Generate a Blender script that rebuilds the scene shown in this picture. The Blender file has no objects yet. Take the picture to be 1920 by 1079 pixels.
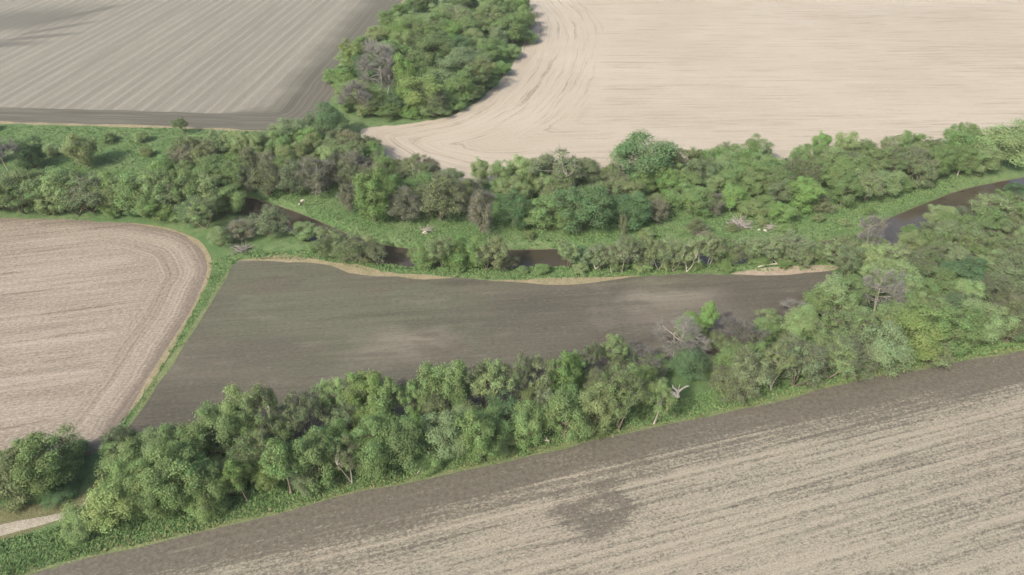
import bpy, math, random
import numpy as np
from mathutils import Vector
from mathutils.geometry import delaunay_2d_cdt

SC = bpy.context.scene
COL = SC.collection
R = math.radians

# ------------------------------------------------------------------ camera, sky, sun, exposure
CAM_H, PITCH, FPX = 100.0, R(37.0), 1300.0
W0, H0 = 1920.0, 1079.0
cam_d = bpy.data.cameras.new('camera')
cam = bpy.data.objects.new('camera', cam_d); COL.objects.link(cam)
cam.location = (0, 0, CAM_H); cam.rotation_euler = (R(90) - PITCH, 0, 0)
cam_d.sensor_width = 36.0; cam_d.lens = 36.0 * FPX / W0
cam_d.clip_start = 1.0; cam_d.clip_end = 9000.0
SC.camera = cam

SHADOW_DIR, SUN_EL = R(47), R(41)           # direction the shadows fall, height of the sun
SC.world = bpy.data.worlds.new('World'); SC.world.use_nodes = True
wn = SC.world.node_tree.nodes; wl = SC.world.node_tree.links
sky = wn.new('ShaderNodeTexSky'); sky.sky_type = 'NISHITA'; sky.sun_disc = False
sky.sun_elevation = SUN_EL
sky.sun_rotation = math.atan2(-math.cos(SHADOW_DIR), -math.sin(SHADOW_DIR)) % (2 * math.pi)
sky.dust_density = 5.0; sky.air_density = 1.0
wl.new(sky.outputs[0], wn['Background'].inputs[0]); wn['Background'].inputs[1].default_value = 0.15
sun_d = bpy.data.lights.new('sun', 'SUN'); sun_d.energy = 2.7; sun_d.angle = R(2.0); sun_d.color = (1.0, 0.93, 0.82)
sun = bpy.data.objects.new('sun', sun_d); COL.objects.link(sun)
sun.rotation_euler = Vector((math.cos(SHADOW_DIR) * math.cos(SUN_EL), math.sin(SHADOW_DIR) * math.cos(SUN_EL), -math.sin(SUN_EL))).to_track_quat('-Z', 'Y').to_euler()
SC.view_settings.view_transform = 'Standard'; SC.view_settings.look = 'None'
SC.view_settings.exposure = 0.88; SC.view_settings.gamma = 1.0; SC.view_settings.use_curve_mapping = False
SC.render.engine = 'CYCLES'
SC.cycles.max_bounces = 3; SC.cycles.diffuse_bounces = 2; SC.cycles.transmission_bounces = 2; SC.cycles.adaptive_threshold = 0.03; SC.cycles.volume_bounces = 1

# ------------------------------------------------------------------ photo pixel -> place on the ground
SP, CP = math.sin(PITCH), math.cos(PITCH)
def gp(px, py):
    u = (px - W0 / 2) / FPX; v = (H0 / 2 - py) / FPX
    dy = CP + v * SP; dz = -SP + v * CP
    t = CAM_H / -dz
    return np.array((u * t, dy * t))
def gps(pts): return np.array([gp(*p) for p in pts])
def height_for(Y, ty):
    v = (H0 / 2 - ty) / FPX
    return CAM_H - Y * (SP - v * CP) / (CP + v * SP)
def scale_at(x, y):                              # photo pixels per metre
    return FPX / (y * CP + CAM_H * SP)
def screen(x, y, z=0.0):
    d = y * CP + (CAM_H - z) * SP
    return W0 / 2 + FPX * x / d, H0 / 2 - FPX * (y * SP - (CAM_H - z) * CP) / d

# ------------------------------------------------------------------ small helpers
def chaikin(p, n=2, closed=False):
    p = np.asarray(p, float)
    for _ in range(n):
        a = p if closed else p[:-1]
        b = np.roll(p, -1, 0) if closed else p[1:]
        q = np.empty((2 * len(a), 2)); q[0::2] = .75 * a + .25 * b; q[1::2] = .25 * a + .75 * b
        p = q if closed else np.vstack([p[:1], q, p[-1:]])
    return p
def resample(p, step):
    seg = np.hypot(*np.diff(p, axis=0).T); s = np.r_[0, np.cumsum(seg)]
    n = max(2, int(s[-1] / step) + 1); t = np.linspace(0, s[-1], n)
    return np.c_[np.interp(t, s, p[:, 0]), np.interp(t, s, p[:, 1])]
def wobble(p, amp, seed, wl=7.0):
    rng = np.random.default_rng(seed)
    t = np.r_[0, np.cumsum(np.hypot(*np.diff(p, axis=0).T))]
    d = np.gradient(p, axis=0); nrm = np.c_[-d[:, 1], d[:, 0]] / (np.hypot(d[:, 0], d[:, 1])[:, None] + 1e-9)
    o = sum(a * np.sin(2 * np.pi * t / (wl * f) + ph) for a, f, ph in zip((.5, .35, .3, .25), (2.7, 1, .53, .31), rng.uniform(0, 6.28, 4)))
    return p + nrm * (o * amp)[:, None]
def dist_to(P, line):
    P = np.asarray(P, float); out = np.full(len(P), 1e9)
    for a, b in zip(line[:-1], line[1:]):
        ab = b - a; L = ab @ ab + 1e-12
        t = np.clip(((P - a) @ ab) / L, 0, 1)
        out = np.minimum(out, np.hypot(*(P - (a + t[:, None] * ab)).T))
    return out
def inside(P, poly):
    P = np.asarray(P, float); x, y = P[:, 0], P[:, 1]; c = np.zeros(len(P), bool)
    j = len(poly) - 1
    for i in range(len(poly)):
        xi, yi = poly[i]; xj, yj = poly[j]
        m = ((yi > y) != (yj > y)) & (x < (xj - xi) * (y - yi) / (yj - yi + 1e-12) + xi)
        c ^= m; j = i
    return c
def mesh(name, v, f, mat=None, smooth=False, attrs=None):
    m = bpy.data.meshes.new(name)
    m.from_pydata(np.asarray(v, float).tolist(), [], [list(map(int, q)) for q in f])
    if mat: m.materials.append(mat)
    if smooth: m.polygons.foreach_set('use_smooth', [True] * len(m.polygons))
    for k, a in (attrs or {}).items():
        m.attributes.new(k, 'FLOAT', 'POINT').data.foreach_set('value', np.asarray(a, np.float32))
    m.update(); return m
def obj(name, data, parent=None, loc=None):
    o = bpy.data.objects.new(name, data); COL.objects.link(o)
    if parent: o.parent = parent
    if loc is not None: o.location = loc
    return o
def tag(o, label, cat=None, group=None, kind=None):
    o['label'] = label
    if cat: o['category'] = cat
    if group: o['group'] = group
    if kind: o['kind'] = kind
    return o

class Nodes:
    def __init__(s, name):
        s.m = bpy.data.materials.new(name); s.m.use_nodes = True
        s.t = s.m.node_tree; s.b = s.t.nodes['Principled BSDF']; s.out = s.t.nodes['Material Output']
        s.b.inputs['Specular IOR Level'].default_value = 0.15; s.b.inputs['Roughness'].default_value = 0.9
        s.pos = s.n('ShaderNodeNewGeometry').outputs['Position']
    def n(s, typ, ins=None, **kw):
        nd = s.t.nodes.new(typ)
        for k, v in kw.items(): setattr(nd, k, v)
        for k, v in (ins or {}).items(): s.put(nd.inputs[k], v)
        return nd
    def put(s, sock, v):
        if isinstance(v, bpy.types.NodeSocket): s.t.links.new(v, sock)
        else:
            if hasattr(sock.default_value, '__len__') and len(sock.default_value) == 4 and len(v) == 3: v = (*v, 1)
            sock.default_value = v
    def math(s, op, a, b=0.0, c=0.0, clamp=False):
        nd = s.n('ShaderNodeMath', {0: a, 1: b, 2: c}, operation=op); nd.use_clamp = clamp; return nd.outputs[0]
    def mix(s, f, a, b, mode='MIX'):
        nd = s.n('ShaderNodeMix', data_type='RGBA', blend_type=mode)
        s.put(nd.inputs[0], f); s.put(nd.inputs[6], a); s.put(nd.inputs[7], b); return nd.outputs[2]
    def map(s, v, rot=0.0, scale=(1, 1, 1), loc=(0, 0, 0)):
        return s.n('ShaderNodeMapping', {'Vector': v, 'Rotation': (0, 0, rot), 'Scale': scale, 'Location': loc}).outputs[0]
    def noise(s, v, scale, detail=3, rough=.55, dist=0.0):
        return s.n('ShaderNodeTexNoise', {'Vector': v, 'Scale': scale, 'Detail': detail, 'Roughness': rough, 'Distortion': dist}).outputs[0]
    def step(s, v, lo, hi, a=0.0, b=1.0):
        return s.n('ShaderNodeMapRange', {0: v, 1: lo, 2: hi, 3: a, 4: b}, interpolation_type='SMOOTHSTEP').outputs[0]
    def attr(s, k): return s.n('ShaderNodeAttribute', attribute_name=k).outputs['Fac']
    def along(s, ang):                            # position turned so that x runs along the rows
        return s.map(s.pos, rot=-ang)
    def lines(s, v, period, width, keep, seed):     # thin broken lines along x of v, every `period` metres
        y = s.n('ShaderNodeSeparateXYZ', {0: v}).outputs[1]
        y = s.math('ADD', y, s.math('MULTIPLY', s.noise(s.map(v, scale=(.01, .05, 1), loc=(seed, seed, 0)), 1, 2), period * .8))
        c = s.math('COSINE', s.math('MULTIPLY', y, 2 * math.pi / period)); w = 1 - math.pi ** 2 * 2 * (width / period) ** 2
        return s.math('MULTIPLY', s.step(c, w - .02, 1.0), s.step(s.noise(s.map(v, scale=(.05, .4, 1), loc=(3 * seed, 0, 0)), 1, 3, .65), 1 - keep - .12, 1 - keep + .12))
    def bump(s, h, strength=.4, dist=.1):
        s.put(s.b.inputs['Normal'], s.n('ShaderNodeBump', {'Height': h, 'Strength': strength, 'Distance': dist}).outputs[0])
    def color(s, c): s.put(s.b.inputs['Base Color'], c); return s.m
def rgb(r, g, b):                                 # 8-bit sRGB to linear
    return tuple(((c / 255 + .055) / 1.055) ** 2.4 if c > 10 else c / 255 / 12.92 for c in (r, g, b))
def alb(r, g, b, k=1.0):                           # surface colour that shows as r,g,b in this light
    return tuple(min(.9, x * k * q) for x, q in zip(rgb(r, g, b), (.955, .995, 1.01)))
K = 0.485

# ------------------------------------------------------------------ lie of the land (photo pixels of ground points)
RIVER_PX = [(-500, 335), (-220, 350), (0, 352), (130, 356), (240, 362), (350, 366), (440, 374), (510, 394), (585, 424), (650, 456), (750, 478), (880, 480),
            (1010, 478), (1150, 474), (1300, 474), (1450, 470), (1570, 464), (1645, 446), (1688, 418), (1745, 394), (1830, 360), (1920, 342), (2080, 318), (2400, 300)]
river = resample(chaikin(gps(RIVER_PX), 3), 2.0)
CENTRAL_TOP = [(446, 489), (520, 484), (600, 490), (690, 511), (780, 520), (850, 521), (920, 526), (1010, 529), (1120, 526), (1200, 517), (1330, 514), (1420, 516), (1540, 508), (1580, 512)]
CENTRAL_BOT = [(1560, 535), (1520, 580), (1460, 620), (1350, 668), (1200, 708), (1000, 752), (800, 800), (600, 845), (430, 868), (250, 862), (212, 842)]
CENTRAL_LEFT = [(232, 812), (300, 706), (380, 588), (432, 505)]
LEFT_EDGE = [(-420, 420), (-200, 414), (0, 409), (120, 412), (240, 418), (325, 430), (375, 455), (396, 490), (388, 530), (340, 620), (270, 732), (218, 812)]
LEFT_BOT = [(192, 846), (100, 872), (0, 882), (-300, 920), (-520, 900)]
NEAR_EDGE = [(-420, 1190), (-100, 1110), (60, 1072), (250, 1022), (500, 966), (640, 926), (820, 890), (1000, 850), (1200, 803), (1400, 764), (1600, 712), (1800, 676), (1920, 656), (2150, 610), (2500, 560)]
UPL_EDGE = [(-420, 216), (-200, 222), (0, 231), (300, 238), (500, 247), (560, 243), (604, 214), (634, 165), (668, 118), (700, 82), (735, 34), (758, 0), (800, -64), (830, -110)]
UPR_EDGE = [(1000, -110), (955, -40), (962, 5), (985, 30), (992, 62), (975, 100), (948, 140), (905, 186), (850, 219), (770, 233), (700, 238), (668, 246), (690, 272), (735, 308), (800, 326),
            (880, 344), (960, 346), (1100, 332), (1160, 338), (1280, 316), (1400, 304), (1560, 298), (1720, 284), (1800, 264), (1860, 250), (1960, 250), (2120, 240), (2600, 215)]

def river_d(P): return dist_to(P, river)
def ground_z(P):
    d = river_d(P); t = np.clip((d - 1.9) / 4.6, 0, 1)
    return -2.4 * (1 - t * t * (3 - 2 * t))

# ------------------------------------------------------------------ materials of the setting
def mat_ground():
    n = Nodes('meadow_ground')
    a = n.noise(n.pos, .05, 4, .6); b = n.noise(n.pos, .45, 5, .65); c = n.noise(n.pos, 2.6, 4, .7)
    g = n.mix(n.step(a, .38, .62), alb(116, 146, 92, K), alb(140, 160, 108, K))
    g = n.mix(n.step(b, .42, .66), g, alb(106, 138, 84, K))
    g = n.mix(n.step(c, .5, .75, 0, .55), g, alb(136, 146, 98, K))
    g = n.mix(n.step(n.noise(n.pos, .16, 5, .7), .6, .72, 0, .5), g, alb(134, 122, 96, K))
    z = n.n('ShaderNodeSeparateXYZ', {0: n.pos}).outputs[2]
    zz = n.math('ADD', z, n.math('MULTIPLY', n.math('SUBTRACT', b, .5), .9))
    g = n.mix(n.step(zz, -1.35, -.95, 1, 0), g, n.mix(n.step(c, .3, .7), alb(104, 90, 74, K), alb(150, 134, 112, K)))
    n.bump(n.math('ADD', n.math('MULTIPLY', b, .6), c), .9, .35)
    return n.color(g)
def mat_water():
    n = Nodes('muddy_water')
    a = n.noise(n.map(n.pos, scale=(.05, .12, 1)), 1, 3)
    n.b.inputs['Roughness'].default_value = .12; n.b.inputs['Specular IOR Level'].default_value = .4
    n.bump(n.noise(n.pos, 1.6, 3), .06, .05)
    return n.color(n.mix(n.step(a, .35, .65), alb(86, 78, 66, K), alb(100, 91, 78, K)))
def dirv(a, b):
    p, q = gp(*a), gp(*b); return math.atan2(q[1] - p[1], q[0] - p[0])
def spot(n, px, py, rx, ry, rot=0.0, wob=.35, freq=.2):      # 1 at the middle of a patch of ground, 0 outside
    c = gp(px, py); s = scale_at(*c)
    v = n.n('ShaderNodeVectorMath', {0: n.pos, 1: (c[0], c[1], 0)}, operation='SUBTRACT').outputs[0]
    v = n.map(n.map(v, rot=-rot), scale=(1 / rx, 1 / ry, 0))
    d = n.n('ShaderNodeVectorMath', {0: v}, operation='LENGTH').outputs['Value']
    return n.math('ADD', d, n.math('MULTIPLY', n.math('SUBTRACT', n.noise(n.pos, freq, 3), .5), wob * 2))

def mat_near():
    n = Nodes('near_field_residue')
    v = n.along(dirv((500, 966), (1800, 676)))
    e = n.attr('edge')
    f1 = n.noise(n.map(v, scale=(1.5, 2.5, 1)), 1, 5, .72, .5)
    f2 = n.noise(n.map(v, scale=(.018, 1.5, 1)), 1, 3, .65)
    f3 = n.noise(n.map(v, scale=(.012, .30, 1)), 1, 2, .5)
    f4 = n.noise(n.pos, .035, 3, .5)
    tn = n.noise(n.map(v, scale=(.35, .6, 1), loc=(7, 3, 0)), 1, 4, .65)
    m = n.math('ADD', n.math('MULTIPLY', f1, 1.25), n.math('MULTIPLY', f2, .62))
    m = n.math('ADD', m, n.math('MULTIPLY', f3, .55)); m = n.math('ADD', m, n.math('MULTIPLY', tn, .30)); m = n.math('ADD', m, n.math('MULTIPLY', f4, .25))
    # where the residue thins out: headland along the trees, a scraped ring in the field
    ew = n.math('ADD', e, n.math('MULTIPLY', n.math('SUBTRACT', n.noise(n.map(v, scale=(.03, .12, 1)), 1, 3), .5), 7.0))
    head = n.step(ew, 4.0, 11.0, 1, 0)
    fade = n.step(ew, 6.0, 18.0, 1, 0)
    d = spot(n, 1118, 955, 6.8, 4.9, .25, .85, .2)
    ring = n.math('MULTIPLY', n.step(d, .45, 1.35, 1, 0), n.step(spot(n, 1130, 950, 3.4, 1.5, .25, .9, .35), .3, 1.2, .45, 1))
    m = n.math('SUBTRACT', m, n.math('MULTIPLY', head, .29)); m = n.math('SUBTRACT', m, n.math('MULTIPLY', ring, .24)); m = n.math('SUBTRACT', m, n.math('MULTIPLY', fade, .07))
    k = n.step(m, 1.20, 1.62)
    for per, wd, kp, st in ((4.57, .26, .42, .38), (9.14, .34, .5, .42), (1.52, .22, .5, .26)):
        k = n.math('SUBTRACT', k, n.math('MULTIPLY', n.lines(v, per, wd, kp, per), st), clamp=True)
    k = n.math('ADD', k, n.math('MULTIPLY', n.lines(v, 3.05, .25, .35, 5.0), .35), clamp=True)
    hue = n.noise(n.pos, .02, 2)
    soil = n.mix(n.step(n.noise(n.pos, 1.3, 5, .75), .3, .7), alb(108, 102, 91, K), alb(138, 130, 116, K))
    straw = n.mix(n.step(hue, .42, .58), alb(204, 194, 174, K), alb(206, 192, 174, K))
    straw = n.mix(n.step(n.noise(n.map(v, scale=(3, 5, 1)), 1, 3, .7), .35, .7), alb(178, 167, 145, K), straw)
    w = n.math('SINE', n.math('MULTIPLY', n.n('ShaderNodeSeparateXYZ', {0: v}).outputs[1], 2 * math.pi / 1.52))
    k = n.math('ADD', k, n.math('MULTIPLY', n.math('MULTIPLY', w, k), .10), clamp=True)
    n.bump(m, .5, .15)
    return n.color(n.mix(k, soil, straw))

def mat_left():
    n = Nodes('left_field_stubble')
    e = n.attr('edge')
    v = n.along(dirv((0, 660), (300, 622)))
    u = n.n('ShaderNodeCombineXYZ', {0: n.math('MULTIPLY', n.n('ShaderNodeSeparateXYZ', {0: n.pos}).outputs[1], .35), 1: e, 2: 0.0}).outputs[0]
    turn = n.step(n.math('ADD', e, n.math('MULTIPLY', n.noise(n.pos, .06, 2), 8)), 13, 20, 1, 0)
    side = n.attr('side')
    turn = n.math('MULTIPLY', turn, side)
    def pat(q, amp):
        rows = n.math('SINE', n.math('MULTIPLY', n.n('ShaderNodeSeparateXYZ', {0: q}).outputs[1], 2 * math.pi / .95))
        f2 = n.noise(n.map(q, scale=(.035, .8, 1)), 1, 3, .6); f3 = n.noise(n.map(q, scale=(.015, .17, 1)), 1, 3, .55)
        return n.math('ADD', n.math('ADD', n.math('MULTIPLY', f2, .6), n.math('MULTIPLY', f3, .4)), n.math('MULTIPLY', rows, amp))
    f1 = n.noise(n.map(v, scale=(1.2, 2.6, 1)), 1, 6, .75, .5)
    m = n.math('ADD', n.math('MULTIPLY', f1, 1.5), n.n('ShaderNodeMix', {0: turn, 2: pat(v, .02), 3: pat(u, .035)}, data_type='FLOAT').outputs[0])
    m = n.math('SUBTRACT', m, n.step(n.math('ADD', e, n.math('MULTIPLY', n.noise(n.pos, .15, 3), 3)), 1.5, 6.5, .22, 0))
    k = n.step(m, .92, 1.52)
    k = n.math('SUBTRACT', k, n.math('MULTIPLY', n.math('MULTIPLY', n.lines(v, 9.14, .5, .45, 2.0), n.math('SUBTRACT', 1.0, turn)), .45), clamp=True)
    soil = n.mix(n.noise(n.pos, .06, 3), alb(132, 117, 104, K), alb(150, 136, 122, K))
    straw = n.mix(n.step(n.noise(n.map(v, scale=(2.5, 4.5, 1)), 1, 3, .7), .35, .7), alb(188, 173, 154, K), alb(220, 204, 184, K))
    n.bump(m, .5, .15)
    return n.color(n.mix(k, soil, straw))

def mat_central():
    n = Nodes('central_field_soil')
    v = n.along(dirv((600, 640), (1200, 600)))
    e = n.attr('edge')
    a = n.noise(n.map(v, scale=(.012, .035, 1)), 1, 4, .55); b = n.noise(n.map(v, scale=(.05, .5, 1)), 1, 4, .6); c = n.noise(n.map(v, scale=(1.0, 2.0, 1)), 1, 5, .7)
    f = n.noise(n.map(v, scale=(.02, .06, 1), loc=(31, 11, 0)), 1, 4, .6)
    g = n.mix(n.step(a, .36, .62), alb(103, 98, 87, K), alb(119, 114, 99, K))
    green = n.math('MULTIPLY', n.step(spot(n, 640, 555, 42, 24, 0, .6, .05), .4, 1.3, 1, 0), n.step(b, .3, .65, .45, 1))
    g = n.mix(n.math('MULTIPLY', green, .9), g, alb(116, 120, 97, K))
    red = n.step(f, .5, .66, 0, .4)
    g = n.mix(red, g, alb(116, 99, 90, K))
    for px, py, rx, ry, col, s in ((760, 645, 13, 6, (158, 148, 132), .95), (690, 668, 10, 5, (138, 132, 116), .6), (1265, 556, 14, 3.6, (176, 166, 150), .95), (1290, 588, 22, 8, (146, 136, 122), .85), (1340, 610, 9, 4, (150, 140, 130), .6),
                                   (640, 615, 18, 2.5, (126, 124, 106), .6), (880, 530, 9, 1.6, (84, 82, 72), .8), (420, 520, 10, 4, (104, 106, 86), .5), (1440, 560, 16, 9, (94, 86, 78), .7), (480, 660, 16, 6, (100, 88, 82), .5), (380, 770, 18, 7, (96, 90, 80), .5)):
        k = n.math('MULTIPLY', n.step(spot(n, px, py, rx, ry, .05, .7, .14), .35, 1.25, 1, 0), n.step(b, .3, .62, .35, 1))
        g = n.mix(n.math('MULTIPLY', k, s), g, alb(*col, K))
    g = n.mix(n.step(b, .45, .7, 0, .35), g, alb(134, 124, 110, K))
    pt = n.noise(n.map(v, scale=(.035, .11, 1), loc=(13, 5, 0)), 1, 5, .7)
    g = n.mix(n.step(pt, .54, .7, 0, .6), g, alb(146, 140, 123, K)); g = n.mix(n.step(pt, .3, .44, .5, 0), g, alb(92, 86, 76, K))
    g = n.mix(n.step(c, .5, .72, 0, .6), g, alb(146, 137, 120, K))
    g = n.mix(n.step(c, .30, .48, .55, 0), g, alb(80, 75, 66, K))
    dl = n.noise(n.map(v, scale=(.02, 1.4, 1)), 1, 3, .7)
    g = n.mix(n.step(dl, .36, .5, .22, 0), g, alb(88, 82, 72, K)); g = n.mix(n.step(dl, .55, .68, 0, .18), g, alb(140, 132, 116, K))
    n.bump(n.math('ADD', c, b), .5, .12)
    return n.color(g)

def mat_upl():
    n = Nodes('upper_left_field_rows')
    e = n.attr('edge')
    v = n.along(dirv((117, 173), (400, 0)))
    y = n.n('ShaderNodeSeparateXYZ', {0: v}).outputs[1]
    yw = n.math('ADD', y, n.math('MULTIPLY', n.noise(n.map(v, scale=(.02, .1, 1)), 1, 2), 1.6))
    w = n.math('SINE', n.math('MULTIPLY', yw, 2 * math.pi / 4.9)); w2 = n.math('SINE', n.math('MULTIPLY', yw, 2 * math.pi / 1.63))
    lines = n.math('MULTIPLY', n.step(w, .45, .95), n.step(n.noise(n.map(v, scale=(.03, .35, 1)), 1, 3), .32, .6))
    fine = n.noise(n.map(v, scale=(.25, 1.6, 1)), 1, 4, .65); band = n.noise(n.map(v, scale=(.008, .16, 1)), 1, 3); grain = n.noise(n.pos, 1.1, 5, .7)
    g = n.mix(n.step(band, .35, .65), alb(153, 148, 134, K), alb(168, 163, 147, K))
    g = n.mix(n.step(fine, .35, .65, .4, 0), g, alb(138, 130, 118, K))
    g = n.mix(n.math('MULTIPLY', lines, .5), g, alb(190, 181, 165, K))
    g = n.mix(n.step(w, -.95, -.3, .2, 0), g, alb(140, 132, 120, K))
    g = n.mix(n.step(grain, .45, .75, 0, .3), g, alb(192, 180, 164, K))
    g = n.mix(n.step(grain, .28, .45, .25, 0), g, alb(120, 113, 102, K))
    # darker, damper soil in the swale at the left
    for px, py, rx, ry, rot in ((0, 84, 26, 6, .1), (70, 70, 22, 3.5, .35), (115, 52, 24, 3.5, .7), (160, 25, 26, 4, .9), (20, 40, 46, 26, .6)):
        g = n.mix(n.step(spot(n, px, py, rx, ry, rot, .45, .05), .3, 1.1, .75, 0), g, alb(120, 116, 107, K))
    # worked headland
    h = n.step(n.math('ADD', e, n.math('MULTIPLY', n.math('SUBTRACT', n.noise(n.pos, .06, 3), .5), n.mix(n.attr('side'), (1.5,) * 3, (16,) * 3))), n.mix(n.attr('side'), (12.6,) * 3, (11,) * 3), n.mix(n.attr('side'), (13.6,) * 3, (30,) * 3), 1, 0)
    hn = n.noise(n.n('ShaderNodeCombineXYZ', {0: n.math('MULTIPLY', n.n('ShaderNodeSeparateXYZ', {0: n.pos}).outputs[0], .03), 1: e, 2: 0.0}).outputs[0], 1, 4, .6)
    head = n.mix(n.step(hn, .35, .65), alb(110, 105, 93, K), alb(132, 127, 114, K))
    n.bump(n.math('ADD', fine, n.math('MULTIPLY', w, .1)), .4, .12)
    return n.color(n.mix(h, g, head))

def mat_upr():
    n = Nodes('upper_right_field_stubble')
    e = n.attr('edge'); side = n.attr('side')
    v = n.along(dirv((1280, 262), (1900, 258)))
    sx = n.n('ShaderNodeSeparateXYZ', {0: n.pos})
    u = n.n('ShaderNodeCombineXYZ', {0: n.math('MULTIPLY', n.math('ADD', sx.outputs[0], sx.outputs[1]), .6), 1: e, 2: 0.0}).outputs[0]
    turn = n.math('MULTIPLY', n.step(n.math('ADD', e, n.math('MULTIPLY', n.noise(n.pos, .04, 2), 14)), 32, 52, 1, 0), side)
    lerp = lambda A, B: n.n('ShaderNodeMix', {0: turn, 2: A, 3: B}, data_type='FLOAT').outputs[0]
    f1 = lerp(*(n.noise(n.map(q, scale=(.03, .62, 1)), 1, 6, .86, .2) for q in (v, u))); f2 = lerp(*(n.noise(n.map(q, scale=(.01, .22, 1)), 1, 3, .55) for q in (v, u)))
    f3 = n.noise(n.pos, .02, 3); gr = n.noise(n.pos, .9, 5, .7)
    g = n.mix(n.step(f3, .35, .65), alb(208, 193, 172, K), alb(215, 201, 181, K))
    m = n.math('ADD', n.math('MULTIPLY', f1, 1.0), n.math('MULTIPLY', f2, .15))
    g = n.mix(n.step(m, .44, .56, .6, 0), g, alb(172, 154, 134, K))
    g = n.mix(n.step(m, .62, .76, 0, .5), g, alb(232, 220, 204, K))
    g = n.mix(n.step(gr, .3, .48, .3, 0), g, alb(170, 152, 134, K))
    far_ = n.math('SUBTRACT', 1.0, turn)
    for per, wd, kp, st in ((9.14, .7, .4, .36), (4.57, .45, .4, .26), (13.7, .8, .35, .32)):
        g = n.mix(n.math('MULTIPLY', n.math('MULTIPLY', n.lines(v, per, wd, kp, per), far_), st), g, alb(150, 132, 114, K))
    # wheel tracks that follow the edge round the wood
    tr = n.noise(n.map(u, scale=(.022, .42, 1), loc=(5, 0, 0)), 1, 4, .6, .3)
    brk = n.noise(n.map(u, scale=(.45, .9, 1)), 1, 3, .7)
    t = n.math('MULTIPLY', n.math('MULTIPLY', n.step(tr, .36, .44, 1, 0), n.step(brk, .36, .62, .25, 1)), n.math('MULTIPLY', side, n.step(e, 26, 46, 1, 0)))
    g = n.mix(n.math('MULTIPLY', t, .6), g, alb(134, 115, 96, K))
    for px, py, rx, ry, s in ((1190, 165, 16, 5, .35), (1880, 130, 30, 9, .3), (1660, 30, 70, 22, .25), (1790, 95, 60, 16, .25), (1330, 225, 40, 12, .2)):
        g = n.mix(n.math('MULTIPLY', n.step(spot(n, px, py, rx, ry, -.1, .5, .05), .3, 1.2, s, 0), n.step(f1, .42, .56, 1, .1)), g, alb(158, 138, 122, K))
    n.bump(m, .4, .12)
    return n.color(g)
def mat_verge(name, c1, c2, c3):
    n = Nodes(name)
    b = n.noise(n.pos, .5, 5, .65); c = n.noise(n.pos, 2.2, 4, .7)
    g = n.mix(n.step(b, .38, .62), alb(*c1, K), alb(*c2, K)); g = n.mix(n.step(c, .45, .7), g, alb(*c3, K))
    n.bump(c, .8, .3); return n.color(g)

# ------------------------------------------------------------------ the setting
def axis(lo, hi, a, b, step, far):
    fine = np.arange(a, b + .01, step)
    return np.unique(np.r_[np.linspace(-far, lo, 9), np.linspace(lo, a, 14), fine, np.linspace(b, hi, 14), np.linspace(hi, far, 9)].round(3))
rmin, rmax = river.min(0), river.max(0)
xs = axis(-420, 460, -190, 210, 1.6, 4000); ys = axis(-100, 480, rmin[1] - 12, rmax[1] + 12, 1.3, 4000)
gx, gy = np.meshgrid(xs, ys); GP = np.c_[gx.ravel(), gy.ravel()]
near_r = (GP[:, 1] > rmin[1] - 14) & (GP[:, 1] < rmax[1] + 14) & (np.abs(GP[:, 0]) < 470)
gz = np.zeros(len(GP)); gz[near_r] = ground_z(GP[near_r])
nx_, ny_ = len(xs), len(ys)
ii = (np.arange(ny_ - 1)[:, None] * nx_ + np.arange(nx_ - 1)).ravel()
gf = np.c_[ii, ii + 1, ii + nx_ + 1, ii + nx_]
ground = obj('ground', mesh('ground', np.c_[GP, gz], gf, mat_ground(), True))
tag(ground, 'green grassy ground between the fields and under the trees', kind='structure')
cl = resample(river, 4.0); dd = np.gradient(cl, axis=0); nn = np.c_[-dd[:, 1], dd[:, 0]] / np.hypot(dd[:, 0], dd[:, 1])[:, None]
wv = np.vstack([np.c_[cl + nn * 5.0, np.full(len(cl), -1.25)], np.c_[cl - nn * 5.0, np.full(len(cl), -1.25)]]); L = len(cl)
water = obj('river', mesh('river', wv, [(i, i + L, i + L + 1, i + 1) for i in range(L - 1)], mat_water()))
tag(water, 'narrow muddy brown river winding between the trees', kind='structure')

def field(name, edge_px, rest_world, mat, label, z, grid, side_fn=None, wob=.5, seed=1):
    edge = wobble(resample(chaikin(gps(edge_px), 2), 1.5), wob, seed)
    rest = resample(np.vstack([edge[-1], np.asarray(rest_world, float), edge[0]]), 6.0)[1:-1]
    poly = np.vstack([edge, rest])
    lo, hi = poly.min(0), poly.max(0)
    px_, py_ = np.meshgrid(np.arange(lo[0], hi[0], grid), np.arange(lo[1], hi[1], grid))
    P = np.c_[px_.ravel(), py_.ravel()] + np.random.default_rng(seed).uniform(-.3, .3, (px_.size, 2)) * grid
    P = P[inside(P, poly)]; P = P[dist_to(P, np.vstack([poly, poly[:1]])) > grid * .45]
    pts = [Vector(p) for p in np.vstack([poly, P])]
    v, _, f, *_r = delaunay_2d_cdt(pts, [], [list(range(len(poly)))], 1, 1e-4)
    V = np.array([tuple(q) for q in v]); ed = dist_to(V, resample(edge, 3.0))
    at = {'edge': ed}
    if side_fn: at['side'] = side_fn(V)
    f = [t if np.cross(V[t[1]] - V[t[0]], V[t[2]] - V[t[0]]) > 0 else t[::-1] for t in f]
    o = obj(name, mesh(name, np.c_[V, np.full(len(V), z)], f, mat, False, at))
    tag(o, label, kind='structure')
    FIELDS.append(np.vstack([resample(edge, 5.0), rest])); return o
FIELDS = []
def smooth(x, a, b): t = np.clip((x - a) / (b - a), 0, 1); return t * t * (3 - 2 * t)
field('ploughed_field', CENTRAL_LEFT + CENTRAL_TOP + CENTRAL_BOT, [gp(222, 828)], mat_central(), 'smooth dark brown ploughed field in the middle, ringed by trees', .03, 3.0, seed=2)
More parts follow.
